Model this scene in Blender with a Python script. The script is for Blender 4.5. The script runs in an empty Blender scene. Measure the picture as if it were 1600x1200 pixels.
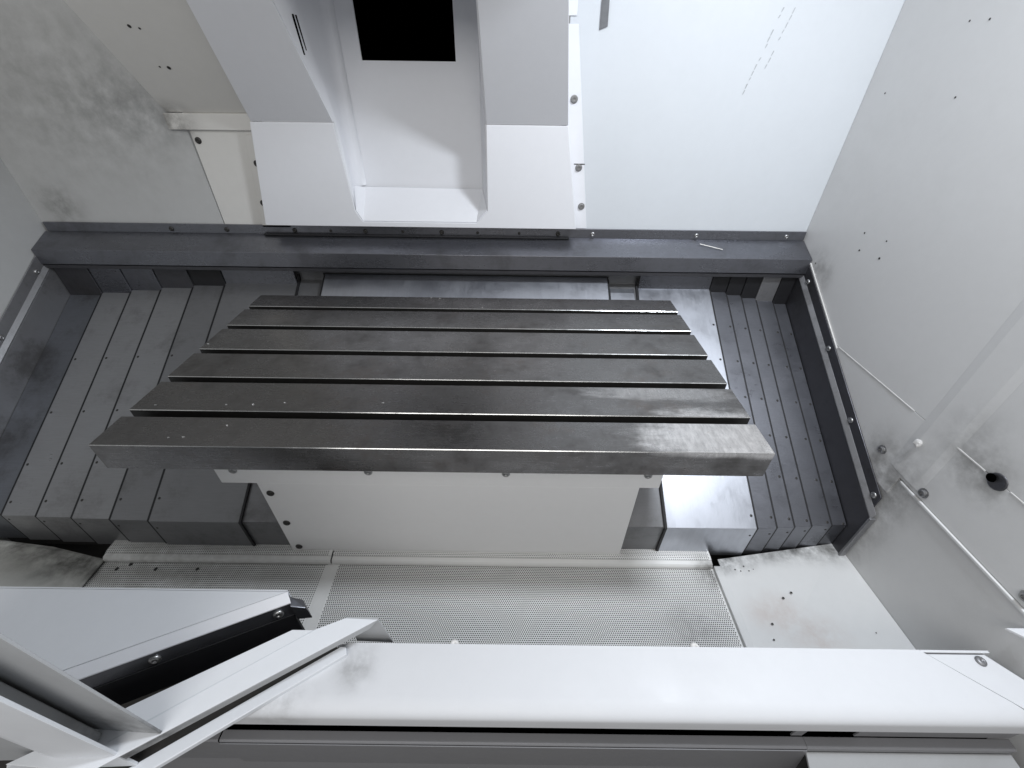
import bpy, bmesh, math, random
import numpy as np
from mathutils import Vector, Matrix

random.seed(7)
scene = bpy.context.scene
COL = scene.collection

# ------------------------------------------------------------------ camera
cam_d = bpy.data.cameras.new('camera')
cam_d.sensor_width = 36.0
cam_d.lens = 36.0 * 647.66 / 1600.0
cam_d.clip_start = 0.01
cam_d.clip_end = 60
cam = bpy.data.objects.new('camera', cam_d)
COL.objects.link(cam)
_p, _yw, _r = math.radians(36.770), math.radians(0.0536), math.radians(0.7706)
fw = Vector((math.sin(_yw) * math.cos(_p), math.cos(_yw) * math.cos(_p), -math.sin(_p)))
rt = Vector((math.cos(_yw), -math.sin(_yw), 0))
up = rt.cross(fw)
r2 = math.cos(_r) * rt + math.sin(_r) * up
u2 = -math.sin(_r) * rt + math.cos(_r) * up
M = Matrix.Identity(4)
for i in range(3):
    M[i][0], M[i][1], M[i][2] = r2[i], u2[i], -fw[i]
M.translation = Vector((0, 0, 0.62))
cam.matrix_world = M
scene.camera = cam

# ------------------------------------------------------------------ world + lamps
world = bpy.data.worlds.new('World')
scene.world = world
world.use_nodes = True
bg = world.node_tree.nodes['Background']
bg.inputs['Color'].default_value = (0.97, 0.98, 1.0, 1)
bg.inputs['Strength'].default_value = 0.34

def area_lamp(name, loc, target, sx, sy, watts, colour):
    d = bpy.data.lights.new(name, 'AREA')
    d.shape = 'RECTANGLE'
    d.size, d.size_y = sx, sy
    d.energy = watts
    d.color = colour
    o = bpy.data.objects.new(name, d)
    COL.objects.link(o)
    o.location = loc
    o.rotation_euler = (Vector(target) - Vector(loc)).to_track_quat('-Z', 'Y').to_euler()
    return o
area_lamp('work_lamp', (0.86, 0.55, 1.36), (-0.10, 0.55, -0.40), 0.16, 0.34, 24, (0.88, 0.93, 1.0))
# the workshop's ceiling light coming in over the operator's shoulder through the open door
area_lamp('workshop_light', (-0.4, -1.6, 1.9), (-0.2, 0.8, -0.3), 2.4, 1.4, 36, (1.0, 0.985, 0.965))

vs = scene.view_settings
vs.view_transform = 'Standard'
vs.look = 'None'
vs.exposure = 0.0
vs.gamma = 1.0
scene.render.resolution_x = 1024
scene.render.resolution_y = 768

# ------------------------------------------------------------------ materials
MATS = {}

def nodes_of(name):
    m = bpy.data.materials.new(name)
    m.use_nodes = True
    nt = m.node_tree
    return m, nt, nt.nodes['Principled BSDF']

class NB:
    """small helper round a node tree"""
    def __init__(s, nt):
        s.nt = nt
        s.co = nt.nodes.new('ShaderNodeTexCoord').outputs['Object']
    def new(s, t, **kw):
        n = s.nt.nodes.new(t)
        for k, v in kw.items():
            setattr(n, k, v)
        return n
    def link(s, a, b):
        s.nt.links.new(a, b)
    def noise(s, scale, detail=6, rough=0.6, stretch=None, dist=0.0):
        src = s.co
        if stretch:
            mp = s.new('ShaderNodeMapping')
            mp.inputs['Scale'].default_value = stretch
            s.link(s.co, mp.inputs['Vector'])
            src = mp.outputs['Vector']
        n = s.new('ShaderNodeTexNoise')
        n.inputs['Scale'].default_value = scale
        n.inputs['Detail'].default_value = detail
        n.inputs['Roughness'].default_value = rough
        n.inputs['Distortion'].default_value = dist
        s.link(src, n.inputs['Vector'])
        return n.outputs['Fac']
    def rng(s, v, a, b, c=0.0, d=1.0, smooth=False):
        n = s.new('ShaderNodeMapRange')
        if smooth:
            n.interpolation_type = 'SMOOTHSTEP'
        n.inputs['From Min'].default_value = a
        n.inputs['From Max'].default_value = b
        n.inputs['To Min'].default_value = c
        n.inputs['To Max'].default_value = d
        s.link(v, n.inputs['Value'])
        return n.outputs['Result']
    def math(s, op, a, b):
        n = s.new('ShaderNodeMath', operation=op)
        for i, v in enumerate((a, b)):
            if isinstance(v, (int, float)):
                n.inputs[i].default_value = v
            else:
                s.link(v, n.inputs[i])
        return n.outputs[0]
    def mix(s, f, a, b):
        n = s.new('ShaderNodeMix', data_type='RGBA')
        if isinstance(f, (int, float)):
            n.inputs[0].default_value = f
        else:
            s.link(f, n.inputs[0])
        for k, v in ((6, a), (7, b)):
            if isinstance(v, tuple):
                n.inputs[k].default_value = (*v, 1) if len(v) == 3 else v
            else:
                s.link(v, n.inputs[k])
        return n.outputs[2]
    def dist(s, c, scale=(1, 1, 1)):
        sub = s.new('ShaderNodeVectorMath', operation='SUBTRACT')
        s.link(s.co, sub.inputs[0])
        sub.inputs[1].default_value = c
        mul = s.new('ShaderNodeVectorMath', operation='MULTIPLY')
        s.link(sub.outputs[0], mul.inputs[0])
        mul.inputs[1].default_value = scale
        ln = s.new('ShaderNodeVectorMath', operation='LENGTH')
        s.link(mul.outputs[0], ln.inputs[0])
        return ln.outputs['Value']
    def bump(s, h, bsdf, strength=0.2, distance=0.002):
        b = s.new('ShaderNodeBump')
        b.inputs['Strength'].default_value = strength
        b.inputs['Distance'].default_value = distance
        s.link(h, b.inputs['Height'])
        s.link(b.outputs['Normal'], bsdf.inputs['Normal'])

def paint(name, base, grime=0.25, grime_col=(0.16, 0.15, 0.12), rough=0.38, spots=(), specks=0.0, tint=None):
    """powder-coated sheet: soft uneven soiling, coolant haze, specks and stains of their own"""
    m, nt, b = nodes_of(name)
    k = NB(nt)
    big = k.noise(2.3, 7, 0.62, dist=0.1)
    mid = k.noise(11.0, 8, 0.7)
    soil = k.math('MULTIPLY', k.rng(big, 0.45, 0.75, smooth=True), k.rng(mid, 0.35, 0.75))
    fac = k.math('MULTIPLY', soil, grime)
    col = k.mix(fac, base, tint if tint else tuple(c * 0.55 + g * 0.45 for c, g in zip(base, grime_col)))
    fine = k.noise(38.0, 5, 0.7)
    col = k.mix(k.rng(fine, 0.3, 0.8, 0.0, 0.10 + grime * 0.2), col, tuple(c * 0.78 for c in base))
    if specks:
        v = k.new('ShaderNodeTexVoronoi', feature='F1')
        v.inputs['Scale'].default_value = 15
        k.link(k.co, v.inputs['Vector'])
        gate = k.rng(k.noise(5.0, 2, 0.5), 0.55, 0.62)
        sp = k.math('MULTIPLY', k.rng(v.outputs['Distance'], 0.05, 0.09, 1, 0), gate)
        col = k.mix(k.math('MULTIPLY', sp, specks), col, (0.07, 0.06, 0.05))
    for (c, r, sc, st, sc_col) in spots:
        d = k.dist(c, sc)
        body = k.rng(d, 0.0, r, 1, 0, True)
        nz = k.rng(k.noise(17.0, 8, 0.66, dist=0.05), 0.34, 0.64)
        f = k.math('MULTIPLY', k.math('MULTIPLY', body, nz), st)
        col = k.mix(f, col, sc_col)
    k.link(col, b.inputs['Base Color'])
    k.link(k.rng(mid, 0.3, 0.7, rough - 0.06, rough + 0.14), b.inputs['Roughness'])
    k.bump(k.noise(220.0, 3, 0.5), b, 0.10, 0.0006)
    MATS[name] = m
    return m

def steel(name, base, rough=0.38, metallic=0.85, streak=(1, 30, 30), stain=0.35, stain_col=(0.05, 0.045, 0.04), bright=0.0, rust=0.0, blotch=7.0, wiped=(), relief=0.12):
    m, nt, b = nodes_of(name)
    k = NB(nt)
    fibre = k.noise(14.0, 4, 0.6, stretch=streak)
    cloud = k.noise(blotch, 9, 0.72, dist=0.1)
    fine = k.noise(70.0, 6, 0.75)
    col = k.mix(k.rng(fibre, 0.25, 0.75, 0, 0.35), base, tuple(c * 0.72 for c in base))
    col = k.mix(k.math('MULTIPLY', k.rng(cloud, 0.48, 0.72, smooth=True), stain), col, stain_col)
    if rust:
        rn = k.math('MULTIPLY', k.rng(k.noise(4.2, 9, 0.75), 0.52, 0.72), k.rng(fine, 0.35, 0.7))
        col = k.mix(k.math('MULTIPLY', rn, rust), col, (0.13, 0.075, 0.04))
    if bright:
        col = k.mix(k.math('MULTIPLY', k.rng(fine, 0.60, 0.74), bright), col, tuple(min(1, c * 2.0) for c in base))
    for (c, r, sc, st) in wiped:
        d = k.math('ADD', k.dist(c, sc), k.rng(k.noise(9.0, 6, 0.7, stretch=(1, 3, 1)), 0.2, 0.8, -0.06, 0.06))
        f = k.math('MULTIPLY', k.rng(d, r * 0.4, r, 1, 0, True), k.rng(k.noise(30.0, 6, 0.7, stretch=(3, 1, 1)), 0.3, 0.7, 0.45, 1))
        col = k.mix(k.math('MULTIPLY', f, st), col, tuple(min(0.95, c_ * 4.5) for c_ in base))
    k.link(col, b.inputs['Base Color'])
    b.inputs['Metallic'].default_value = metallic
    rr = k.math('ADD', k.rng(cloud, 0.3, 0.7, rough - 0.08, rough + 0.12), k.rng(fibre, 0.3, 0.7, -0.03, 0.05))
    k.link(rr, b.inputs['Roughness'])
    k.bump(k.math('ADD', fibre, k.math('MULTIPLY', fine, 0.5)), b, relief, 0.0006)
    MATS[name] = m
    return m

def plain(name, col, rough=0.6, metallic=0.0, var=0.25):
    m, nt, b = nodes_of(name)
    k = NB(nt)
    c = k.mix(k.rng(k.noise(35.0, 6, 0.7), 0.3, 0.7), col, tuple(x * (1 - var) for x in col))
    k.link(c, b.inputs['Base Color'])
    b.inputs['Roughness'].default_value = rough
    b.inputs['Metallic'].default_value = metallic
    MATS[name] = m
    return m

DIRT = (0.07, 0.065, 0.055)
paint('white', (0.74, 0.76, 0.79), 0.12, specks=0.0)
paint('column_white', (0.78, 0.79, 0.82), 0.06)
paint('back_wall_white', (0.64, 0.67, 0.70), 0.14)
paint('right_wall', (0.70, 0.70, 0.695), 0.22, spots=[
    ((1.06, 0.80, -0.27), 0.18, (1, 1, 1), 0.65, DIRT),
    ((1.06, 0.745, -0.45), 0.24, (1, 2.2, 0.8), 0.45, DIRT),
    ((1.06, 0.62, -0.09), 0.10, (1, 1, 1), 0.6, DIRT),
    ((1.06, 0.69, -0.06), 0.12, (1, 1, 0.7), 0.35, DIRT),
    ((1.06, 1.40, 0.07), 0.12, (1, 1, 1), 0.6, DIRT)])
paint('left_wall', (0.55, 0.555, 0.55), 0.6, spots=[
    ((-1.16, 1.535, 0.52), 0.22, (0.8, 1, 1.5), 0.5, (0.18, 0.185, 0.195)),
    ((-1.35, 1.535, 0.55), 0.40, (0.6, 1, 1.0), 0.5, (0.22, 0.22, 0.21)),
    ((-1.60, 1.535, 0.23), 0.12, (1, 1, 1), 0.6, DIRT)])
paint('cream', (0.73, 0.72, 0.69), 0.3, spots=[
    ((-1.08, 1.52, 0.49), 0.12, (1, 1, 1.5), 0.85, DIRT)])
paint('tray_white', (0.70, 0.705, 0.70), 0.25, specks=0.4, spots=[
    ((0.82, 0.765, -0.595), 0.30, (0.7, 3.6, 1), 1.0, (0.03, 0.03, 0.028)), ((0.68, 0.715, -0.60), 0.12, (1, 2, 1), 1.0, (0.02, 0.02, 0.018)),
    ((1.02, 0.78, -0.585), 0.16, (1, 1.4, 1), 0.8, DIRT),
    ((0.76, 0.56, -0.585), 0.09, (0.7, 1, 1), 0.4, (0.42, 0.28, 0.22)),
    ((0.84, 0.50, -0.585), 0.08, (0.7, 1, 1), 0.4, (0.42, 0.28, 0.22))])
paint('left_tray', (0.50, 0.50, 0.47), 0.8, specks=0.8, spots=[
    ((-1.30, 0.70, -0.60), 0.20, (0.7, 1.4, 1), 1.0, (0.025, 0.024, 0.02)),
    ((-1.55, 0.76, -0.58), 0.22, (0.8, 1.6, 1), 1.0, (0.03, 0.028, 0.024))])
paint('perforated', (0.80, 0.80, 0.785), 0.3, spots=[
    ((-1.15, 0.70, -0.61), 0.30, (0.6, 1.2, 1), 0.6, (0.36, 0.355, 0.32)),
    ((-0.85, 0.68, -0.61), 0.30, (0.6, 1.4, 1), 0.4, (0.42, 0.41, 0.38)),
    ((0.62, 0.69, -0.61), 0.08, (1, 1, 1), 0.9, DIRT),
    ((0.52, 0.52, -0.61), 0.10, (0.8, 1, 1), 0.4, DIRT)])
paint('apron_white', (0.81, 0.81, 0.81), 0.06)
paint('sill_white', (0.67, 0.68, 0.70), 0.06, rough=0.52, spots=[
    ((-0.31, 0.33, -0.35), 0.07, (1, 1, 1), 0.7, (0.25, 0.25, 0.25)),
    ((-0.44, 0.27, -0.35), 0.10, (1, 1, 1), 0.6, (0.3, 0.3, 0.3))])
paint('post_gray', (0.43, 0.44, 0.45), 0.6, spots=[((-0.62, 0.19, -0.27), 0.16, (1, 1, 1), 1.0, (0.07, 0.07, 0.07))])
paint('shaded_gray', (0.22, 0.22, 0.23), 0.3)  # shade on the sill's unlit front, put into a dark grey
steel('cover_steel', (0.22, 0.226, 0.25), 0.32, 0.88, (2, 22, 22), 0.2)
steel('cover_steel_left', (0.24, 0.242, 0.25), 0.36, 0.65, (1.5, 24, 24), 0.35)
steel('cover_steel_pale', (0.31, 0.312, 0.32), 0.35, 0.65, (1.5, 24, 24), 0.35)
steel('cover_steel_blue', (0.19, 0.20, 0.22), 0.36, 0.75, (1.5, 20, 20), 0.5, bright=0.2)
steel('bare_steel', (0.56, 0.58, 0.63), 0.36, 0.95, (8, 1, 1), 0.22, stain_col=(0.36, 0.37, 0.40))
steel('beam_steel', (0.23, 0.235, 0.26), 0.28, 0.9, (1, 26, 26), 0.35, relief=0.03)
steel('table_iron', (0.195, 0.189, 0.185), 0.26, 0.9, (1.2, 18, 18), 0.55, rust=0.55, bright=0.3, relief=0.06, wiped=[((0.46, 0.645, 0), 0.19, (0.8, 1.6, 9), 1.0), ((0.38, 0.80, 0), 0.12, (0.5, 3, 9), 0.35)])
steel('guard_steel', (0.11, 0.11, 0.12), 0.42, 0.8, (20, 1, 1), 0.4)
steel('flange_steel', (0.30, 0.30, 0.31), 0.45, 0.7, (6, 1, 1), 0.5)
steel('seal_steel', (0.20, 0.205, 0.225), 0.35, 0.9, (2, 2, 20), 0.4, bright=0.3)
steel('bolt_steel', (0.42, 0.42, 0.42), 0.32, 0.95, (4, 4, 4), 0.4)
plain('slot_dark', (0.012, 0.011, 0.010), 0.5)  # near-black colour on the inner faces of the table slots
steel('edge_highlight', (0.62, 0.62, 0.61), 0.22, 0.95, (4, 1, 1), 0.35)  # polished edges, their highlights put into a paler bevel colour
plain('rubber_and_shade', (0.012, 0.012, 0.014), 0.55)
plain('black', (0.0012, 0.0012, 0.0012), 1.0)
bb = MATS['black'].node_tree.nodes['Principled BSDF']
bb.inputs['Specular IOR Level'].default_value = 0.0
plain('dark_pan', (0.05, 0.048, 0.045), 0.7)
plain('caulk', (0.72, 0.71, 0.69), 0.6)
plain('dark_bolt', (0.06, 0.058, 0.055), 0.45, 0.6)
plain('sticker', (0.16, 0.165, 0.175), 0.5)
plain('chip_metal', (0.75, 0.75, 0.74), 0.3, 0.7)
plain('oil', (0.50, 0.52, 0.54), 0.5)
plain('putty', (0.82, 0.81, 0.79), 0.7)

# ------------------------------------------------------------------ builders
def thing(name, label, cat, loc, group=None):
    o = bpy.data.objects.new(name, None)
    COL.objects.link(o)
    o.location = loc
    o.empty_display_size = 0.05
    o['label'] = label
    o['category'] = cat
    if group:
        o['group'] = group
    return o

def adopt(o, parent):
    if parent is None:
        return
    o.parent = parent
    base = Vector(parent.location) if parent.type == 'EMPTY' else Vector((0, 0, 0))
    if parent.type == 'EMPTY':
        o.matrix_parent_inverse = Matrix.Translation(-base)
    else:
        o.matrix_parent_inverse = parent.matrix_basis.inverted()

def mesh_obj(name, verts, faces, mat, parent=None, bevel=0.0, smooth=False, seg=2):
    me = bpy.data.meshes.new(name)
    me.from_pydata([tuple(v) for v in verts], [], faces)
    bm = bmesh.new()
    bm.from_mesh(me)
    bmesh.ops.recalc_face_normals(bm, faces=bm.faces)
    bm.to_mesh(me)
    bm.free()
    me.materials.append(MATS[mat])
    if smooth:
        for p in me.polygons:
            p.use_smooth = True
    o = bpy.data.objects.new(name, me)
    COL.objects.link(o)
    adopt(o, parent)
    if bevel:
        b = o.modifiers.new('bevel', 'BEVEL')
        b.width = bevel
        b.segments = seg
        b.limit_method = 'ANGLE'
        b.angle_limit = math.radians(25)
    return o

def prism(name, poly, ext, mat, parent=None, bevel=0.0, seg=2):
    """closed solid: a planar polygon pushed along ext"""
    n = len(poly)
    P = [Vector(p) for p in poly]
    e = Vector(ext)
    v = P + [p + e for p in P]
    f = [tuple(range(n)), tuple(range(2 * n - 1, n - 1, -1))]
    for i in range(n):
        j = (i + 1) % n
        f.append((i, j, n + j, n + i))
    return mesh_obj(name, v, f, mat, parent, bevel, seg=seg)

def box(name, a, b, mat, parent=None, bevel=0.0015):
    x0, y0, z0 = a
    x1, y1, z1 = b
    return prism(name, [(x0, y0, z0), (x1, y0, z0), (x1, y1, z0), (x0, y1, z0)], (0, 0, z1 - z0), mat, parent, bevel)

def sheet_profile(name, pts, th, x0, x1, mat, parent=None, bevel=0.0012):
    """bent sheet: open profile in the YZ plane, thickness th on its lower/inner side, run along X"""
    pts = [Vector((p[0], p[1])) for p in pts]
    n = len(pts)
    nor = []
    for i in range(n):
        ds = []
        if i > 0:
            ds.append((pts[i] - pts[i - 1]).normalized())
        if i < n - 1:
            ds.append((pts[i + 1] - pts[i]).normalized())
        ns = [Vector((d.y, -d.x)) for d in ds]
        m = sum(ns, Vector((0, 0)))
        m.normalize()
        m /= max(0.3, m.dot(ns[0]))
        nor.append(m)
    inner = [p + q * th for p, q in zip(pts, nor)]
    poly = [(x0, p.x, p.y) for p in pts] + [(x0, p.x, p.y) for p in reversed(inner)]
    return prism(name, poly, (x1 - x0, 0, 0), mat, parent, bevel)

_bolt_mesh = {}
def bolt_mesh(kind, mat):
    key = (kind, mat)
    if key in _bolt_mesh:
        return _bolt_mesh[key]
    if kind == 'socket':
        prof = [(1.35, 0), (1.35, 0.12), (1.0, 0.14), (0.98, 0.75), (0.85, 0.86), (0.5, 0.86), (0.48, 0.45), (0, 0.42)]
    elif kind == 'dome':
        prof = [(1.0, 0), (1.0, 0.15), (0.88, 0.36), (0.6, 0.5), (0.32, 0.54), (0.28, 0.36), (0, 0.34)]
    elif kind == 'hole':
        prof = [(1.0, 0.0), (0.95, 0.10), (0.75, 0.10), (0.6, 0.02), (0, 0.0)]
    else:
        prof = [(1.0, 0), (0.96, 0.12), (0.5, 0.2), (0, 0.22)]
    seg = 14
    v, f = [], []
    for r, h in prof[:-1]:
        for i in range(seg):
            a = 2 * math.pi * i / seg
            v.append((r * math.cos(a), r * math.sin(a), h))
    v.append((0, 0, prof[-1][1]))
    for k in range(len(prof) - 2):
        for i in range(seg):
            j = (i + 1) % seg
            f.append((k * seg + i, k * seg + j, (k + 1) * seg + j, (k + 1) * seg + i))
    k = (len(prof) - 2) * seg
    for i in range(seg):
        f.append((k + i, k + (i + 1) % seg, len(v) - 1))
    me = bpy.data.meshes.new('bolt_' + kind)
    me.from_pydata(v, [], f)
    me.materials.append(MATS[mat])
    for p in me.polygons:
        p.use_smooth = kind != 'socket'
    _bolt_mesh[key] = me
    return me

def bolt(name, pos, normal, r, parent, kind='dome', mat='bolt_steel'):
    o = bpy.data.objects.new(name, bolt_mesh(kind, mat))
    COL.objects.link(o)
    q = Vector(normal).to_track_quat('Z', 'Y')
    o.matrix_basis = Matrix.Translation(Vector(pos)) @ q.to_matrix().to_4x4() @ Matrix.Rotation(random.random() * 3, 4, 'Z') @ Matrix.Diagonal((r, r, r, 1))
    adopt(o, parent)
    return o

# ------------------------------------------------------------------ setting under everything
XL, XR, YW = -1.70, 1.056, 1.535
f0 = box('floor', (XL - 0.1, -0.3, -0.74), (XR + 0.1, YW + 0.2, -0.70), 'dark_pan', None, 0)
f0['kind'] = 'structure'

# ------------------------------------------------------------------ back wall, right-hand sheet
t = thing('back_wall', 'bright white sheet metal back wall between the column cover and the right wall', 'wall', (0.65, YW, 0.17))
box('panel', (0.150, YW, 0.10), (XR + 0.02, YW + 0.012, 1.05), 'back_wall_white', t, 0.001)
prism('edge_strip', [(0.262, YW - 0.0025, 0.178), (0.20, YW - 0.0025, 0.178), (0.10, YW - 0.0025, 0.735), (0.175, YW - 0.0025, 0.735)], (0, 0.002, 0), 'column_white', t, 0.0008)
box('edge_tab', (0.10, YW - 0.004, 0.752), (0.168, YW - 0.0005, 0.90), 'column_white', t, 0.0008)
for p in ((0.179, 0.561), (0.213, 0.374), (0.235, 0.253)):
    bolt('bolt', (p[0], YW - 0.003, p[1]), (0, -1, 0), 0.0085, t, 'socket')
box('bolt_notch', (0.196, YW - 0.0032, 0.383), (0.232, YW - 0.0024, 0.386), 'dark_bolt', t, 0)
prism('label_plate', [(0.234, YW - 0.003, 0.722), (0.256, YW - 0.003, 0.730), (0.253, YW - 0.003, 0.79), (0.232, YW - 0.003, 0.785)], (0, 0.002, 0), 'sticker', t, 0)
# oil runs down the sheet: thin dried trails
for (x, z, dx, n, w) in ((0.735, 0.775, -0.030, 13, 0.0016), (0.765, 0.775, -0.022, 9, 0.0013)):
    for i in range(n):
        zz = z - i * 0.0155
        xx = x + dx * i / n * 1.6 + random.uniform(-0.0015, 0.0015)
        if random.random() < 0.2:
            continue
        h = random.uniform(0.006, 0.014)
        prism('oil_run', [(xx - w, YW - 0.0012, zz), (xx + w, YW - 0.0012, zz), (xx - 0.003 + w * 0.6, YW - 0.0012, zz - h), (xx - 0.003 - w * 0.6, YW - 0.0012, zz - h)], (0, 0.0008, 0), 'oil', t)

# ------------------------------------------------------------------ back wall, left-hand sheets
t = thing('back_wall', 'dirty grey sheet metal back wall left of the column cover', 'wall', (-1.4, YW, 0.17))
box('panel', (XL - 0.02, YW, 0.10), (-1.045, YW + 0.012, 1.05), 'left_wall', t, 0.001)
prism('panel', [(-1.041, YW - 0.002, 0.10), (-0.80, YW - 0.002, 0.10), (-0.80, YW - 0.002, 0.62), (-1.035, YW - 0.002, 0.62)], (0, 0.012, 0), 'cream', t, 0.001)
prism('edge_strip', [(-0.902, YW - 0.010, 0.17), (-0.80, YW - 0.010, 0.17), (-0.78, YW - 0.010, 0.455), (-0.861, YW - 0.010, 0.455)], (0, 0.007, 0), 'cream', t, 0.001)
bolt('bolt', (-1.020, YW - 0.002, 0.438), (0, -1, 0), 0.010, t, 'dome', 'dark_bolt')
for p in ((-0.846, 0.375), (-0.868, 0.252)):
    bolt('bolt', (p[0] - 0.004, YW - 0.010, p[1]), (0, -1, 0), 0.010, t, 'dome', 'dark_bolt')
HOOD_MARKS = ((-0.978, 1.3735, 0.707, 0.0045), (-0.956, 1.3765, 0.703, 0.003), (-0.963, 1.4405, 0.624, 0.005), (-0.986, 1.4385, 0.626, 0.0025))
# the sloping hood over it
SL = 0.815                                          # y run per z of the hoods
t = thing('hood_panel', 'soiled sloping hood panel jutting from the left back wall', 'panel', (-0.96, YW, 0.47))
def hood(z):
    return YW - 0.004 - SL * (z - 0.514)
prism('slope', [(-1.087, hood(0.514), 0.514), (-0.78, hood(0.514), 0.514), (-0.70, hood(1.0), 1.0), (-1.087, hood(1.0), 1.0)], (0, 0.012, 0.004), 'cream', t, 0.002)
prism('side', [(-1.087, hood(0.514) + 0.012, 0.514), (-1.087, hood(1.0) + 0.012, 1.0), (-1.087, YW, 1.0), (-1.087, YW, 0.514)], (0.008, 0, 0), 'cream', t)
for (x, y, z, r) in HOOD_MARKS:
    bolt('chip_mark', (x, y, z), (0, -0.775, -0.632), r, t, 'dot', 'dark_bolt')
box('lower_strip', (-1.094, YW - 0.012, 0.468), (-0.815, YW - 0.001, 0.5125), 'cream', t, 0.002)

# ------------------------------------------------------------------ column cover
t = thing('column_cover', 'white column cover with a central recess and square black opening', 'machine cover', (-0.325, 1.49, 0.187))
Y0, KZ = 1.49, 0.495
front = [(-0.869, 0.187), (0.218, 0.187), (0.163, KZ), (-0.088, KZ), (-0.090, 0.244), (-0.129, 0.203), (-0.525, 0.203), (-0.544, 0.238), (-0.556, KZ), (-0.812, KZ)]
prism('front_panel', [(x, Y0, z) for x, z in front], (0, 0.006, 0), 'column_white', t, 0.0015)
prism('side_panel', [(-0.869, Y0 + 0.007, 0.187), (-0.812, Y0 + 0.007, KZ), (-0.812, YW + 0.01, KZ), (-0.869, YW + 0.01, 0.187)], (0.006, 0, 0), 'column_white', t)
prism('side_panel', [(0.218, Y0 + 0.007, 0.187), (0.163, Y0 + 0.007, KZ), (0.163, YW + 0.01, KZ), (0.218, YW + 0.01, 0.187)], (-0.006, 0, 0), 'column_white', t)
box('bottom_panel', (-0.865, Y0 + 0.007, 0.188), (0.214, YW - 0.004, 0.193), 'column_white', t, 0)
ZT = 1.02
def over(z):
    return Y0 - 0.745 * (z - KZ)
def xo(z, a, b):
    return a + (b - a) * (z - KZ) / (0.75 - KZ)
prism('hood', [(-0.808, over(KZ), KZ + 0.001), (-0.556, over(KZ), KZ + 0.001), (xo(ZT, -0.556, -0.568), over(ZT), ZT), (xo(ZT, -0.808, -0.769), over(ZT), ZT)], (0, 0.006, 0.004), 'column_white', t, 0.0015)
prism('hood', [(-0.088, over(KZ), KZ + 0.001), (0.163, over(KZ), KZ + 0.001), (xo(ZT, 0.163, 0.122), over(ZT), ZT), (-0.094, over(ZT), ZT)], (0, 0.006, 0.004), 'column_white', t, 0.0015)
# hood cheeks
prism('cheek', [(-0.800, over(KZ) + 0.008, KZ), (xo(ZT, -0.800, -0.761), over(ZT) + 0.008, ZT), (xo(ZT, -0.800, -0.761), YW, ZT), (-0.800, YW, KZ)], (0.006, 0, 0), 'column_white', t)
prism('cheek', [(0.159, over(KZ) + 0.008, KZ), (xo(ZT, 0.159, 0.118), over(ZT) + 0.008, ZT), (xo(ZT, 0.159, 0.118), YW, ZT), (0.159, YW, KZ)], (-0.006, 0, 0), 'column_white', t)
# spindle housing the hood runs up into
zh = 0.81
prism('spindle_housing', [(-0.755, over(zh) - 0.004, zh), (-0.755, 0.70, zh + (over(zh) - 0.70) * 0.574), (-0.755, 0.70, 1.30), (-0.755, YW, 1.30), (-0.755, YW, ZT + 0.01), (-0.755, over(zh) + 0.02, zh + 0.06)], (0.873, 0, 0), 'column_white', t, 0.002)
# recess
YB = 1.60
rv = [(-0.556, Y0 + 0.006, KZ), (-0.544, Y0 + 0.006, 0.238), (-0.525, Y0 + 0.006, 0.203), (-0.129, Y0 + 0.006, 0.203), (-0.090, Y0 + 0.006, 0.244), (-0.088, Y0 + 0.006, KZ),
      (-0.566, YB, KZ), (-0.561, YB, 0.300), (-0.535, YB, 0.291), (-0.116, YB, 0.287), (-0.112, YB, 0.292), (-0.110, YB, KZ)]
def quad(name, pts, mat, parent, th=0.004):
    P = [Vector(p) for p in pts]
    n = (P[1] - P[0]).cross(P[2] - P[0]).normalized() * th
    return prism(name, P, n, mat, parent)
def tri_quad(name, pts, mat, parent):
    o = mesh_obj(name, pts, [(0, 1, 2, 3)], mat, parent)
    s = o.modifiers.new('solid', 'SOLIDIFY')
    s.thickness = 0.004
    s.offset = 0
    return o
# left wall, from the lower jamb up through the hood, as one bent sheet with a soft inner corner
def recess_wall(name, side):
    v, f = [], []
    zs = [0.238, 0.30, 0.40, KZ, 0.62, 0.75, 0.90, ZT] if side < 0 else [0.244, 0.30, 0.40, KZ, 0.62, 0.75, 0.90, ZT]
    for z in zs:
        yf = (Y0 + 0.006) if z <= KZ else over(z) + 0.008
        if side < 0:
            xf = -0.544 - 0.012 * min(1, (z - 0.238) / (KZ - 0.238)) - 0.012 * max(0, (z - KZ) / 0.255) * 0.98
            xb = -0.560
            r = 0.035
            pts = [(xf, yf), (xf + (xb - xf) * 0.5, (yf + YB - r) / 2), (xb, YB - r), (xb + 0.006, YB - r * 0.5), (xb + 0.018, YB - r * 0.15), (xb + r, YB)]
        else:
            xf = -0.090 if z <= KZ else -0.092
            xb = -0.111
            pts = [(xf, yf), ((xf + xb) / 2, (yf + YB) / 2), (xb, YB)]
        zb = 0.300 if side < 0 else 0.290
        for (x, y) in pts:
            tt = (y - yf) / (YB - yf)
            zz = z
            if z < 0.30:
                zz = z + (zb - z) * tt
            v.append((x, y, zz))
    m = len(pts)
    for i in range(len(zs) - 1):
        for j in range(m - 1):
            f.append((i * m + j, i * m + j + 1, (i + 1) * m + j + 1, (i + 1) * m + j))
    o = mesh_obj(name, v, f, 'column_white', t, smooth=side < 0)
    s = o.modifiers.new('solid', 'SOLIDIFY')
    s.thickness = 0.004
    s.offset = 0
    return o
recess_wall('recess_side', -1)
recess_wall('recess_side', 1)
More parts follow.
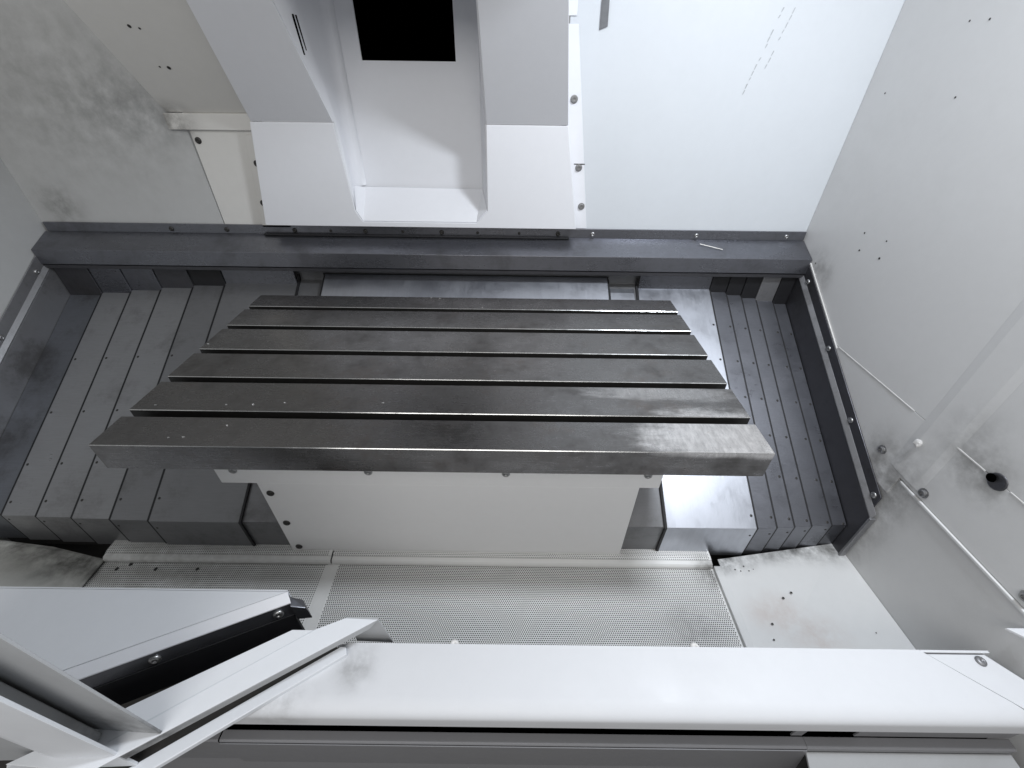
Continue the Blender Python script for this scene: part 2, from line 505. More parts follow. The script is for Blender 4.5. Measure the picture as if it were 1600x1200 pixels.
# recess floor: sloping sheet with chamfered corners
mesh_obj('recess_floor', [(-0.525, Y0 + 0.004, 0.203), (-0.129, Y0 + 0.004, 0.203), (-0.118, YB - 0.002, 0.288), (-0.530, YB - 0.002, 0.291),
                          (-0.544, Y0 + 0.004, 0.238), (-0.561, YB - 0.03, 0.300), (-0.090, Y0 + 0.004, 0.244), (-0.111, YB - 0.002, 0.292)],
         [(0, 1, 2, 3), (4, 0, 3, 5), (1, 6, 7, 2)], 'column_white', t).modifiers.new('solid', 'SOLIDIFY').thickness = 0.004
# recess back with the square opening
prism('recess_back', [(x, YB + 0.001, z) for x, z in ((-0.575, 0.27), (-0.1125, 0.27), (-0.1125, 1.05), (-0.183, 1.05), (-0.183, 0.649), (-0.4695, 0.649), (-0.4695, 1.05), (-0.575, 1.05))], (0, 0.005, 0), 'column_white', t)
prism('seam_gap', [(-0.1125, YB - 0.0015, 0.290), (-0.1095, YB - 0.0015, 0.290), (-0.1095, YB - 0.0015, 1.0), (-0.1125, YB - 0.0015, 1.0)], (0, 0.001, 0), 'dark_bolt', t)
prism('seam_gap', [(-0.53, YB - 0.004, 0.2915), (-0.113, YB - 0.004, 0.288), (-0.113, YB - 0.004, 0.290), (-0.53, YB - 0.004, 0.2935)], (0, 0.001, 0), 'sticker', t)
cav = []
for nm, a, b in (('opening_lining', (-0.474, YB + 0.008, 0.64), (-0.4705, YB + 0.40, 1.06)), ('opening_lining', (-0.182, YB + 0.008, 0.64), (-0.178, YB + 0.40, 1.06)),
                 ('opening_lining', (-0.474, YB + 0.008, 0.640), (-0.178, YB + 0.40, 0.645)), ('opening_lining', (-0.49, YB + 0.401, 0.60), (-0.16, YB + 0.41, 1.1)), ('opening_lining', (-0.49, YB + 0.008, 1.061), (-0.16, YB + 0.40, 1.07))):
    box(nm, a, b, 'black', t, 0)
prism('vent_slit', [(-0.5625, 1.395, 0.655), (-0.5625, 1.400, 0.655), (-0.5625, 1.385, 0.735), (-0.5625, 1.381, 0.735)], (0.0035, 0, 0), 'black', t)
prism('vent_slit', [(-0.5625, 1.415, 0.665), (-0.5625, 1.4175, 0.665), (-0.5625, 1.402, 0.735), (-0.5625, 1.400, 0.735)], (0.0035, 0, 0), 'black', t)
for x, z in ((-0.31, 0.235), (-0.335, 0.262)):
    bolt('chip_mark', (x, Y0 + 0.004 + (z - 0.203) * 1.25, z + 0.003), (0, -0.62, 0.78), 0.0035, t, 'dot', 'dark_bolt')

# ------------------------------------------------------------------ left and right walls
t = thing('side_wall', 'pale left side wall at the left edge above the dark guard', 'wall', (XL, 0.8, -0.7))
box('panel', (XL - 0.014, -0.2, -0.70), (XL - 0.001, YW, 1.05), 'left_wall', t, 0.001)
t = thing('side_wall', 'grey right side wall with vertical batten and white caulked seam', 'wall', (XR, 0.8, -0.7))
box('lower_panel', (XR + 0.004, 0.10, -0.70), (XR + 0.016, YW - 0.001, -0.252), 'right_wall', t, 0.001)
# middle sheet below the caulk line, cut along the guard slope
prism('panel', [(XR, 1.25, -0.0765), (XR, 0.10, -0.0765), (XR, 0.10, -0.246), (XR, 0.757, -0.246), (XR, 0.757, -0.31), (XR, 0.88, -0.31)], (0.012, 0, 0), 'right_wall', t, 0.001)
prism('panel', [(XR, YW - 0.001, 0.02), (XR, YW - 0.001, 1.05), (XR, 0.10, 1.05), (XR, 0.10, -0.0755), (XR, 1.25, -0.0755), (XR, 1.40, 0.02)], (0.012, 0, 0), 'right_wall', t, 0.001)
box('backing_panel', (XR + 0.013, 0.10, -0.25), (XR + 0.02, YW - 0.001, 1.05), 'right_wall', t, 0)
for y0, y1 in ((1.152, 0.835), (0.735, 0.63), (0.572, 0.20)):
    box('caulk_line', (XR - 0.0012, y1, -0.0778), (XR + 0.001, y0, -0.0742), 'caulk', t, 0.0006)
prism('batten', [(XR - 0.0002, 0.800, -0.235), (XR - 0.0028, 0.778, -0.235), (XR - 0.0028, 0.716, -0.235), (XR - 0.0002, 0.696, -0.235)], (0, 0, 1.285), 'right_wall', t, 0.003)
box('ledge_strip', (XR - 0.0045, 0.10, -0.2555), (XR + 0.003, 0.748, -0.2475), 'right_wall', t, 0.002)
for (y, z) in ((0.839, -0.222), (0.688, -0.225), (0.424, -0.222)):
    bolt('bolt', (XR - 0.0005, y, z), (-1, 0, 0), 0.0095, t, 'socket')
for (y, z) in ((1.287, 0.731), (1.235, 0.730), (1.453, 0.588), (1.216, 0.587), (1.278, 0.249), (1.189, 0.253), (1.265, 0.201), (1.182, 0.206), (1.419, 0.103)):
    bolt('screw_hole', (XR - 0.0006, y, z), (-1, 0, 0), random.uniform(0.0022, 0.0036), t, 'dot', 'dark_bolt')
# coolant nozzle socket
t = thing('nozzle_socket', 'dark oval coolant nozzle socket in the right wall seam', 'nozzle', (XR, 0.602, -0.075))
bolt('collar', (XR - 0.0008, 0.600, -0.076), (-1, 0, 0), 0.020, t, 'hole', 'guard_steel')
bolt('bore', (XR - 0.0035, 0.612, -0.076), (-1, 0, 0), 0.010, t, 'dot', 'black')
# lump of putty
bm = bmesh.new()
bmesh.ops.create_icosphere(bm, subdivisions=2, radius=0.011)
for v in bm.verts:
    v.co *= random.uniform(0.75, 1.2)
    v.co.x *= 0.5
    v.co += Vector((XR - 0.010, 0.771, -0.128))
me = bpy.data.meshes.new('putty_lump')
bm.to_mesh(me); bm.free()
me.materials.append(MATS['putty'])
o = bpy.data.objects.new('putty_lump', me); COL.objects.link(o)
o['label'] = 'small white lump of putty stuck on the right wall batten'; o['category'] = 'putty'

# ------------------------------------------------------------------ back beam
t = thing('guard_beam', 'long dark grey steel guard beam across the foot of the back wall', 'beam', (-0.32, 1.49, 0.05))
sheet_profile('body', [(1.438, 0.056), (1.440, 0.108), (1.524, 0.147)], 0.003, XL + 0.001, XR - 0.001, 'beam_steel', t, 0.0035)
box('lip', (XL + 0.01, 1.525, 0.146), (XR - 0.004, 1.531, 0.178), 'beam_steel', t, 0.001)
box('underside', (XL + 0.001, 1.442, 0.040), (XR - 0.001, 1.528, 0.052), 'guard_steel', t, 0)
for i, x in enumerate((-1.235, -1.035, -0.79, -0.66, -0.535, -0.40, -0.26, -0.13, 0.02, 0.16, 0.285, 0.66, 0.985)):
    bolt('bolt', (x, 1.525, 0.160), (0, -1, 0), 0.0085 if i not in (3, 5, 7, 8) else 0.005, t, 'dome', 'bolt_steel' if x > 0.2 else 'dark_bolt')
box('column_shadow_strip', (-0.90, 1.510, 0.1455), (0.20, 1.5235, 0.1505), 'rubber_and_shade', t, 0.001)  # dark strip standing in for the column's shadow on the beam
# swarf needle on the beam
o = prism('metal_sliver', [(0.668, 1.499, 0.1390), (0.670, 1.4965, 0.1385), (0.745, 1.473, 0.1275), (0.744, 1.4755, 0.128)], (0, 0.0006, 0.0016), 'chip_metal')
o['label'] = 'thin bright metal sliver lying on the right end of the guard beam'; o['category'] = 'metal chip'

# ------------------------------------------------------------------ telescopic covers
TAN = 0.603
ZF, YF, YBK = -0.467, 0.742, 1.478
NRM = Vector((0, -TAN, 1)).normalized()
def cover_profile(off, zb=-0.61, ybk=YBK, up=0.14):
    c = math.sqrt(1 + TAN * TAN)
    yf = YF + off
    zf = ZF + TAN * off - off * c
    zk = zf + TAN * (ybk - yf)
    return [(yf, zb), (yf, zf), (ybk, zk), (ybk, zk + up)]
def surf(y, off):
    return ZF + TAN * (y - YF) - off * math.sqrt(1 + TAN * TAN)

def telescopic(label, xs, mats, side, rivet_y):
    flanges = ['beam_steel', 'rubber_and_shade', 'rubber_and_shade', 'rubber_and_shade', 'flange_steel', 'rubber_and_shade'] if side > 0 else ['beam_steel', 'rubber_and_shade', 'guard_steel', 'beam_steel', 'beam_steel', 'guard_steel']  # flange colours carry shade; near-black ones stand in for dark gaps
    ww = 0.0065 if side > 0 else 0.0085
    t = thing('telescopic_cover', label, 'way cover', ((xs[0] + xs[-1]) / 2, YF, -0.61), 'telescopic way covers beside the table')
    n = len(xs) - 1
    for i in range(n):
        lo, hi = min(xs[i], xs[i + 1]), max(xs[i], xs[i + 1])
        fl_lo, fl_hi = lo, hi
        off = 0.006 * i
        if i > 0:                       # runs in under its neighbour
            if side > 0:
                lo -= 0.03
            else:
                hi += 0.03
        yb = YBK - 0.004 * i
        pr = cover_profile(off, -0.61, yb)
        s = sheet_profile('cover_segment', pr[:3], 0.003, lo, hi, mats[i], t, 0.0012)
        box('back_flange', (fl_lo + 0.0005, yb - 0.002, pr[2][1] - 0.004), (fl_hi - 0.0005, yb + 0.004 + 0.003 * (i % 2), pr[2][1] + 0.13), flanges[i], s, 0.001)
        if i < n - 1:
            w0, w1 = (hi - 0.001, hi + ww) if side > 0 else (lo - ww, lo + 0.001)
            sheet_profile('wiper_strip', cover_profile(off + 0.0028, -0.608, yb - 0.002)[:3], 0.0028, w0, w1, 'rubber_and_shade', s, 0)
        ex = (hi if side > 0 else lo) - side * 0.010
        for y in rivet_y(i):
            p = Vector((ex, y, surf(y, off)))
            bolt('rivet', p - NRM * 0.0002, NRM, 0.0042, s, 'dot', 'dark_bolt')
        if i < n - 1:
            bolt('rivet', (ex, YF + off, -0.50), (0, -1, 0), 0.0035, s, 'dot', 'dark_bolt')
    return t
right_xs = [0.473, 0.743, 0.806, 0.864, 0.921, 0.988, 1.040]
left_xs = [-0.815, -1.085, -1.207, -1.330, -1.446, -1.560, -1.685]
telescopic('right telescopic way cover of slanted steel plates with dark rivets', right_xs, ['bare_steel'] + ['cover_steel'] * 5, 1,
           lambda i: (0.775, 0.885, 1.0, 1.11, 1.225, 1.345))
telescopic('left telescopic way cover of wide dull steel plates, grimy at seams', left_xs, ['cover_steel_left', 'cover_steel_left', 'cover_steel_pale', 'cover_steel_pale', 'cover_steel_pale', 'cover_steel_blue'], -1,
           lambda i: (0.80, 0.90, 1.05, 1.22) if i < 5 else ())

# centre cover under the table
t = thing('center_cover', 'steel center cover under the table with raised plate behind it', 'way cover', (-0.17, YF, -0.61))
sheet_profile('base_plate', cover_profile(0.004, -0.61, 1.50, 0.12), 0.003, -0.835, 0.493, 'cover_steel_left', t, 0.001)
pp = cover_profile(-0.004)
sheet_profile('raised_plate', [(1.20, surf(1.20, -0.022)), (1.492, surf(1.492, -0.022)), (1.492, surf(1.492, -0.022) - 0.02)], 0.003, -0.706, 0.354, 'bare_steel', t, 0.0015)
box('shadow_strip', (-0.716, 1.4945, -0.02), (0.36, 1.499, 0.012), 'rubber_and_shade', t, 0)  # near-black strip painted in for the shade behind the raised plate
for x0, x1 in ((-0.8135, -0.8065), (0.4645, 0.4715)):
    sheet_profile('wiper_strip', cover_profile(-0.003, -0.60, 1.49, 0.02), 0.006, x0, x1, 'rubber_and_shade', t, 0)
for x0, x1 in ((-0.713, -0.7065), (0.3545, 0.361)):
    sheet_profile('wiper_strip', [(1.20, surf(1.2, -0.018)), (1.49, surf(1.49, -0.018))], 0.016, x0, x1, 'rubber_and_shade', t, 0)
# curled bright sheet beside the raised plate
sheet_profile('side_plate', [(1.20, surf(1.20, -0.003)), (1.455, surf(1.455, -0.003)), (1.475, surf(1.475, 0.0))], 0.002, 0.366, 0.456, 'bare_steel', t, 0.001)

# ------------------------------------------------------------------ side guards
def side_guard(xw, s, label, mat):
    t = thing('side_guard', label, 'guard', (xw, 1.1, -0.3), 'steel guards along the side walls')
    def line(y, h):
        return surf(y, 0) + h
    x_in = xw - s * 0.014
    ys, ye = 1.50, 0.735
    prism('plate', [(x_in, ys, line(ys, -0.05)), (x_in, ye + 0.04, line(ye + 0.04, -0.06)), (x_in, ye + 0.04, -0.61), (x_in, ye + 0.002, -0.61), (x_in, ye + 0.002, line(ye, 0.07)), (x_in, ys, line(ys, 0.075))], (s * 0.004, 0, 0), mat, t, 0.001)
    # bent light edge and bolted flange above it
    prism('edge', [(x_in - s * 0.001, ys, line(ys, 0.076)), (x_in - s * 0.001, ye, line(ye, 0.071)), (xw - s * 0.0052, ye, line(ye, 0.086)), (xw - s * 0.0052, ys, line(ys, 0.091))], (0, -0.001, 0.003), 'flange_steel' if s > 0 else 'cover_steel_left', t, 0.0008)
    prism('flange', [(xw - s * 0.005, ys, line(ys, 0.088)), (xw - s * 0.005, ye + 0.02, line(ye + 0.02, 0.083)), (xw - s * 0.005, ye + 0.02, line(ye + 0.02, 0.128)), (xw - s * 0.005, ys, line(ys, 0.134))], (s * 0.004, 0, 0), mat, t, 0.001)
    box('front_strip', (min(x_in - s * 0.004, xw - s * 0.002), ye - 0.006, -0.60), (max(x_in - s * 0.004, xw - s * 0.002), ye + 0.0015, line(ye, 0.075)), 'flange_steel', t, 0.001)
    for y in (1.408, 1.181, 0.968, 0.775):
        bolt('bolt', (xw - s * 0.005, y, line(y, 0.104)), (-s, 0, 0), 0.0095, t, 'dome')
    return t
g = side_guard(XR, 1, 'dark bent steel guard along the foot of the right wall', 'guard_steel')
prism('bright_edge', [(XR - 0.0005, 1.44, surf(1.44, 0) + 0.137), (XR - 0.0005, 1.155, surf(1.155, 0) + 0.134), (XR - 0.0005, 1.155, surf(1.155, 0) + 0.139), (XR - 0.0005, 1.44, surf(1.44, 0) + 0.143)], (-0.004, 0, 0), 'caulk', g, 0.0005)
side_guard(XL, -1, 'worn steel guard along the foot of the left wall', 'flange_steel')

# ------------------------------------------------------------------ work table
t = thing('work_table', 'heavy iron machine table with five lengthwise slots', 'machine table', (-0.1625, 0.96, -0.07))
TX0, TX1, TY0, TY1, TH = -0.870, 0.5455, 0.601, 1.325, 0.0705
prof = [(TY0, -TH), (TY0, 0.0)]
for c in (0.7025, 0.8325, 0.9635, 1.0995, 1.2285):
    w, ww = 0.011, 0.020
    prof += [(c - w, 0.0), (c - w, -0.024), (c - ww, -0.024), (c - ww, -0.044), (c + ww, -0.044), (c + ww, -0.024), (c + w, -0.024), (c + w, 0.0)]
prof += [(TY1, 0.0), (TY1, -TH)]
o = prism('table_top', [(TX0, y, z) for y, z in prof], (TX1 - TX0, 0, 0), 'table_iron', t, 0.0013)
o.data.materials.append(MATS['slot_dark'])
o.data.materials.append(MATS['edge_highlight'])
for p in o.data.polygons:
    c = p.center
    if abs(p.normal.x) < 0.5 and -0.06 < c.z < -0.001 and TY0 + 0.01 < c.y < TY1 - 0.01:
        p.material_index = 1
o.modifiers['bevel'].material = 2
o.modifiers['bevel'].segments = 1
box('saddle', (-0.70, 0.80, -0.30), (0.36, 1.22, -TH - 0.001), 'guard_steel', t, 0)

# metal chips left on the table top
chip_pos = []
for (x, y) in ((-0.62, 0.665), (-0.66, 0.735), (-0.60, 0.737), (-0.53, 0.745), (-0.30, 0.748), (-0.72, 0.625), (-0.69, 0.627), (-0.25, 1.315), (-0.28, 1.318), (-0.82, 0.73), (0.43, 0.665), (-0.86, 1.0), (-0.1, 1.25)):
    chip_pos.append((x, y))
for i, (x, y) in enumerate(chip_pos):
    s = random.uniform(0.002, 0.0042)
    a = random.random() * 3
    pts = [(x + s * math.cos(a + k * 2.09) * random.uniform(0.7, 1.3), y + 0.6 * s * math.sin(a + k * 2.09), 0.0004) for k in range(3)]
    o = prism('metal_chip', pts, (0, 0, 0.0014), 'chip_metal')
    o['label'] = 'tiny bright metal chip lying on the slotted table top'
    o['category'] = 'metal chip'
    o['group'] = 'metal chips on the table'

# ------------------------------------------------------------------ white apron under the table
t = thing('saddle_apron', 'cream white bolted apron panel below the table front edge', 'panel', (-0.168, 0.732, -0.60))
YA = 0.731
box('panel', (-0.685, YA, -0.597), (0.349, YA + 0.005, -0.2705), 'apron_white', t, 0.0015)
box('top_flange', (-0.776, YA - 0.003, -0.268), (0.400, YA + 0.005, -0.205), 'apron_white', t, 0.0015)
for p in ((-0.661, -0.312), (-0.659, -0.448), (-0.659, -0.571)):
    bolt('bolt', (p[0], YA, p[1]), (0, -1, 0), 0.0105, t, 'dome', 'dark_bolt')
for x in (-0.726, -0.372, -0.012, 0.36):
    bolt('bolt', (x, YA - 0.003, -0.2165), (0, -1, 0), 0.011, t, 'dome', 'bolt_steel')

# ------------------------------------------------------------------ perforated chip tray
def perforated(name, x0, x1, f, rows, pitch, r, parent, square=False, mat='perforated'):
    """f(s) -> (y, z) along the run, rows = list of (s0, s1); real punched holes"""
    V, F = [], []
    ang = [math.pi / 4 * k for k in range(8)]
    nrow = len(rows)
    for ri, (s0, s1) in enumerate(rows):
        off = 0.0 if (square or ri % 2 == 0) else pitch / 2
        n = int((x1 - x0 - pitch) / pitch)
        h = s1 - s0
        start = x0 + off
        # solid ends
        for (a, b) in ((x0, start), (start + n * pitch, x1)):
            if b - a > 1e-5:
                k = len(V)
                for xx, ss in ((a, s0), (b, s0), (b, s1), (a, s1)):
                    y, z = f(ss)
                    V.append((xx, y, z))
                F.append((k, k + 1, k + 2, k + 3))
        sc = (s0 + s1) / 2
        o_pts = [(0.5, 0), (0.5, 0.5), (0, 0.5), (-0.5, 0.5), (-0.5, 0), (-0.5, -0.5), (0, -0.5), (0.5, -0.5)]
        for i in range(n):
            cx = start + (i + 0.5) * pitch
            k = len(V)
            for q in range(8):
                y, z = f(sc + o_pts[q][1] * h)
                V.append((cx + o_pts[q][0] * pitch, y, z))
            for q in range(8):
                y, z = f(sc + r * math.sin(ang[q]))
                V.append((cx + r * math.cos(ang[q]), y, z))
            for q in range(8):
                q2 = (q + 1) % 8
                F.append((k + q, k + q2, k + 8 + q2, k + 8 + q))
    me = bpy.data.meshes.new(name)
    me.from_pydata(V, [], F)
    me.materials.append(MATS[mat])
    o = bpy.data.objects.new(name, me)
    COL.objects.link(o)
    adopt(o, parent)
    return o

t = thing('chip_tray', 'perforated pale chip tray between the apron and the front sill', 'tray', (-0.3, 0.55, -0.61))
PT = 0.0060
ZP = -0.612
def flat(s):
    return (s, ZP)
rows = [(0.40 + i * PT * 0.866, 0.40 + (i + 1) * PT * 0.866) for i in range(int((0.700 - 0.40) / (PT * 0.866)))]
perforated('perforated_sheet', -0.535, 0.636, flat, rows, PT, 0.0019, t)
rows2 = [(0.40 + i * PT, 0.40 + (i + 1) * PT) for i in range(int((0.700 - 0.40) / PT))]
perforated('perforated_sheet', -1.262, -0.562, flat, rows2, PT, 0.0018, t, True)
box('joint_strip', (-0.566, 0.40, ZP - 0.002), (-0.531, 0.699, ZP + 0.0012), 'perforated', t, 0.001)
# upturned perforated ledge at the rear, one per sheet
def ledge(s):
    return (0.712 + s, -0.588 - 0.012 * max(0, (0.012 - s) / 0.05))
rl = [(i * PT * 0.866, (i + 1) * PT * 0.866) for i in range(10)]
for (a, b, sq) in ((-0.552, 0.632, False), (-1.262, -0.556, True)):
    l = perforated('rear_ledge', a, b, ledge, rl, PT, 0.0016, t, sq)
    sheet_profile('rolled_edge', [(0.694, -0.6105), (0.695, -0.600), (0.700, -0.5935), (0.712, -0.5915)], 0.002, a, b, 'perforated', t, 0.0015)
    box('ledge_back', (a, 0.7235, -0.606), (b, 0.7245, -0.592), 'dark_pan', t, 0)
for (x, y) in ((-1.207, 0.672), (-1.088, 0.673), (-0.961, 0.675), (-1.175, 0.687)):
    bolt('debris_speck', (x, y, ZP + 0.0005), (0, 0, 1), 0.0055, t, 'dot', 'dark_bolt')
o = box('end_strip', (0.6365, 0.40, -0.620), (0.660, 0.700, -0.600), 'tray_white', t, 0.002)

# right-hand corner plate
t = thing('corner_plate', 'white stained corner plate right of the perforated tray', 'panel', (0.85, 0.6, -0.60))
v = [(0.6605, 0.40, -0.606), (XR + 0.003, 0.40, -0.562), (XR + 0.003, 0.775, -0.585), (0.6605, 0.725, -0.606)]
o = mesh_obj('plate', v, [(0, 1, 2, 3)], 'tray_white', t)
s = o.modifiers.new('solid', 'SOLIDIFY'); s.thickness = 0.004; s.offset = -1
for (x, y) in ((0.99, 0.50), (0.80, 0.60), (0.83, 0.615), (0.72, 0.49), (0.735, 0.53), (0.70, 0.69), (0.715, 0.685), (0.74, 0.685), (0.755, 0.69), (0.73, 0.70)):
    zz = -0.606 + 0.044 * (x - 0.66) / 0.4 * (1 - 0.5 * (y - 0.4) / 0.37)
    bolt('debris_speck', (x, y, zz + 0.0006), (0, 0, 1), random.uniform(0.0014, 0.0036), t, 'dot', 'dark_bolt')
# left-hand corner plate
t = thing('corner_plate', 'grimy left corner plate below the left telescopic cover', 'panel', (-1.48, 0.6, -0.60))
v = [(-1.2625, 0.40, -0.606), (-1.2625, 0.70, -0.606), (-1.45, 0.735, -0.598), (XL, 0.75, -0.57), (XL, 0.40, -0.53)]
o = mesh_obj('plate', v, [(0, 1, 2, 3, 4)], 'left_tray', t)
s = o.modifiers.new('solid', 'SOLIDIFY'); s.thickness = 0.004; s.offset = -1
box('end_strip', (-1.272, 0.40, -0.604), (-1.258, 0.69, -0.600), 'left_tray', t, 0.001)

# sump behind the skirts so nothing shows through
b = box('sump_wall', (XL, 0.80, -0.69), (XR, 0.81, -0.50), 'dark_pan', None, 0)
b['kind'] = 'structure'
b = box('rear_bulkhead', (XL, 1.512, -0.69), (XR, 1.522, 0.039), 'dark_pan', None, 0)
b['kind'] = 'structure'

# ------------------------------------------------------------------ front sill
t = thing('door_sill', 'long white front door sill with rounded nose', 'sill', (0.2, 0.30, -0.45))
ZS = -0.35
R0 = 0.032
nose = [(0.371, ZS - 0.014), (0.371, ZS), (0.33, ZS)]
for k in range(11):
    a = math.radians(90 * k / 10)
    nose.append((0.250 + R0 - R0 * math.sin(a), ZS - R0 * 0.6 + R0 * 0.6 * math.cos(a)))
nose += [(0.2495, ZS - 0.03), (0.2495, ZS - 0.05)]
def mitre(y):
    return 0.870 + (0.371 - y) * 1.228
v, f = [], []
for (y, z) in nose:
    v += [(-0.335 - (0.371 - y) * 1.36 - (ZS - z) * 2.2, y, z), (0.3, y, z), (mitre(y), y, z)]
for i in range(len(nose) - 1):
    for j in range(2):
        f.append((i * 3 + j, i * 3 + j + 1, i * 3 + 4 + j, i * 3 + 3 + j))
o = mesh_obj('top', v, f, 'sill_white', t, smooth=True)
sm = o.modifiers.new('solid', 'SOLIDIFY'); sm.thickness = 0.003; sm.offset = -1
def hides(o):
    e = o.modifiers.new('edge', 'EDGE_SPLIT'); e.split_angle = math.radians(35)
hides(o)
box('front_panel', (-0.85, 0.2515, -0.404), (1.02, 0.2565, ZS - 0.047), 'shaded_gray', t, 0.001)
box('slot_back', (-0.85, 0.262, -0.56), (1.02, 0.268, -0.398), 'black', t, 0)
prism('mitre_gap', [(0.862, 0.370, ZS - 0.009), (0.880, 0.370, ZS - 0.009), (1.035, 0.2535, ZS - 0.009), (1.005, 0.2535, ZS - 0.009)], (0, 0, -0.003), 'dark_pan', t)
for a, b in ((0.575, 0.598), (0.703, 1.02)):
    box('slot_bridge', (a, 0.2508, -0.449), (b, 0.2545, -0.4045), 'shaded_gray', t, 0.001)
o = sheet_profile('ledge', [(0.231, -0.72), (0.231, -0.454), (0.234, -0.451), (0.2502, -0.451)], 0.002, -0.575, 0.60, 'shaded_gray', t, 0.001)
sheet_profile('ledge', [(0.231, -0.47), (0.231, -0.4545), (0.234, -0.4515), (0.2502, -0.4515)], 0.002, 0.6005, 1.02, 'shaded_gray', t, 0.001)
sheet_profile('ledge', [(0.231, -0.72), (0.231, -0.4545), (0.234, -0.4515), (0.2502, -0.4515)], 0.002, -0.85, -0.578, 'shaded_gray', t, 0.001)
prism('front_cover', [(-0.575, 0.2302, -0.456), (0.600, 0.2302, -0.456), (0.665, 0.2302, -0.72), (-0.575, 0.2302, -0.72)], (0, -0.002, 0), 'shaded_gray', t, 0.0008)
for (x, y, r) in ((-0.37, 0.296, 0.003), (-0.36, 0.294, 0.002), (0.40, 0.315, 0.0025), (0.412, 0.312, 0.002), (0.402, 0.320, 0.0015), (-0.19, 0.31, 0.002)):
    bolt('paint_chip', (x, y, ZS + 0.0003), (0, 0, 1), r, t, 'dot', 'oil')
# knobs that hold the tray show just behind the sill
for x, lab in ((-0.115, 'white plastic button at the sill rear edge, left of two'), (0.397, 'white plastic button at the sill rear edge, right of two')):
    k = bolt('sill_button', (x, 0.374, ZS - 0.004), (0, 0, 1), 0.010, None, 'dome', 'putty')
    k['label'] = lab
    k['category'] = 'button'
# right end cap of the sill
t = thing('sill_end_cap', 'white mitred end cap at the right of the front sill with a dark screw', 'panel', (1.0, 0.32, -0.36))
def off(y):
    return mitre(y) + 0.0065
prism('top', [(off(0.366), 0.366, ZS - 0.0045), (off(0.24), 0.24, ZS - 0.0045), (1.11, 0.24, ZS - 0.0045), (1.05, 0.315, ZS - 0.0045), (1.004, 0.366, ZS - 0.0045)], (0, 0, 0.004), 'sill_white', t, 0.001)
prism('rear_lip', [(off(0.3735), 0.3735, ZS - 0.012), (1.018, 0.3735, ZS - 0.012), (1.018, 0.3735, ZS + 0.001), (off(0.3735), 0.3735, ZS + 0.001)], (0, -0.005, 0), 'sill_white', t, 0.0008)
bolt('screw', (0.985, 0.353, ZS), (0, 0, 1), 0.010, t, 'dome', 'flange_steel')
prism('outer_face', [(1.004, 0.366, ZS - 0.006), (1.05, 0.315, ZS - 0.006), (1.11, 0.24, ZS - 0.006), (1.11, 0.24, -0.5), (1.004, 0.366, -0.5)][:0] or [(1.006, 0.366, ZS - 0.006), (1.112, 0.24, ZS - 0.006), (1.112, 0.24, -0.5), (1.006, 0.366, -0.5)], (0.004, 0.003, 0), 'post_gray', t)
# white lower shelf right of the dark ledge
t = thing('lower_panel', 'pale lower machine panel below the right end of the sill', 'panel', (0.8, 0.2, -0.56))
prism('shelf', [(0.605, 0.2300, -0.4715), (0.63, 0.06, -0.62), (1.15, 0.06, -0.62), (1.02, 0.2300, -0.4715)], (0, 0.004, -0.004), 'post_gray', t, 0.001)
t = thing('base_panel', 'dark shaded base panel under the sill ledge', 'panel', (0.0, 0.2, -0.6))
prism('panel', [(-0.85, 0.235, -0.565), (0.60, 0.235, -0.565), (0.62, 0.20, -0.70), (-0.85, 0.20, -0.70)], (0, 0.004, 0), 'shaded_gray', t)

# small white bracket at the right edge
o = prism('bracket_plate', [(1.010, 0.385, -0.27), (1.075, 0.385, -0.27), (1.075, 0.335, -0.27)], (0, 0, -0.006), 'sill_white', None, 0.001)
o['label'] = 'small white triangular bracket at the right edge above the end cap'; o['category'] = 'bracket'

# ------------------------------------------------------------------ left front corner: plate with seal strip
t = thing('door_corner_plate', 'white corner plate with slanted edge and black bolted seal strip', 'panel', (-0.9, 0.42, -0.40))
ZA = -0.33
prism('plate', [(-1.45, 0.470, ZA), (-0.507, 0.470, ZA), (-0.889, 0.305, ZA), (-1.05, 0.235, ZA), (-1.45, 0.235, ZA)], (0, 0, -0.004), 'white', t, 0.001)
prism('back_fold', [(-1.45, 0.4705, ZA), (-0.506, 0.4705, ZA), (-0.506, 0.4705, ZA - 0.03), (-1.45, 0.4705, ZA - 0.03)], (0, 0.003, 0), 'white', t)
A0, A1 = Vector((-0.5055, 0.4695, ZA)), Vector((-1.05, 0.2335, ZA))
dv = (A1 - A0).normalized()
nv = Vector((-dv.y, dv.x, 0))
if nv.y > 0:
    nv = -nv
def along(s, o, z):
    p = A0 + dv * s + nv * o
    return (p.x, p.y, z)
L = (A1 - A0).length
prism('bevel_edge', [along(-0.001, 0.0005, ZA + 0.001), along(L, 0.0005, ZA + 0.001), along(L, 0.022, ZA - 0.012), along(-0.004, 0.022, ZA - 0.012)], (0, 0, -0.004), 'column_white', t, 0.001)
seal = prism('seal_strip', [along(0.0, 0.019, ZA - 0.017), along(L, 0.019, ZA - 0.017), along(L, 0.026, ZA - 0.052), along(0.0, 0.026, ZA - 0.052)], (0, 0.004, 0), 'seal_steel', t, 0.001)
prism('seal_rubber', [along(0.0, 0.028, ZA - 0.053), along(L, 0.028, ZA - 0.053), along(L, 0.034, ZA - 0.14), along(0.0, 0.034, ZA - 0.14)], (0, 0.006, 0), 'rubber_and_shade', t, 0.001)
for s_ in (0.028, 0.262):
    bolt('bolt', along(s_, 0.023, ZA - 0.036), (nv.x, nv.y, 0.2), 0.0115, t, 'dome')
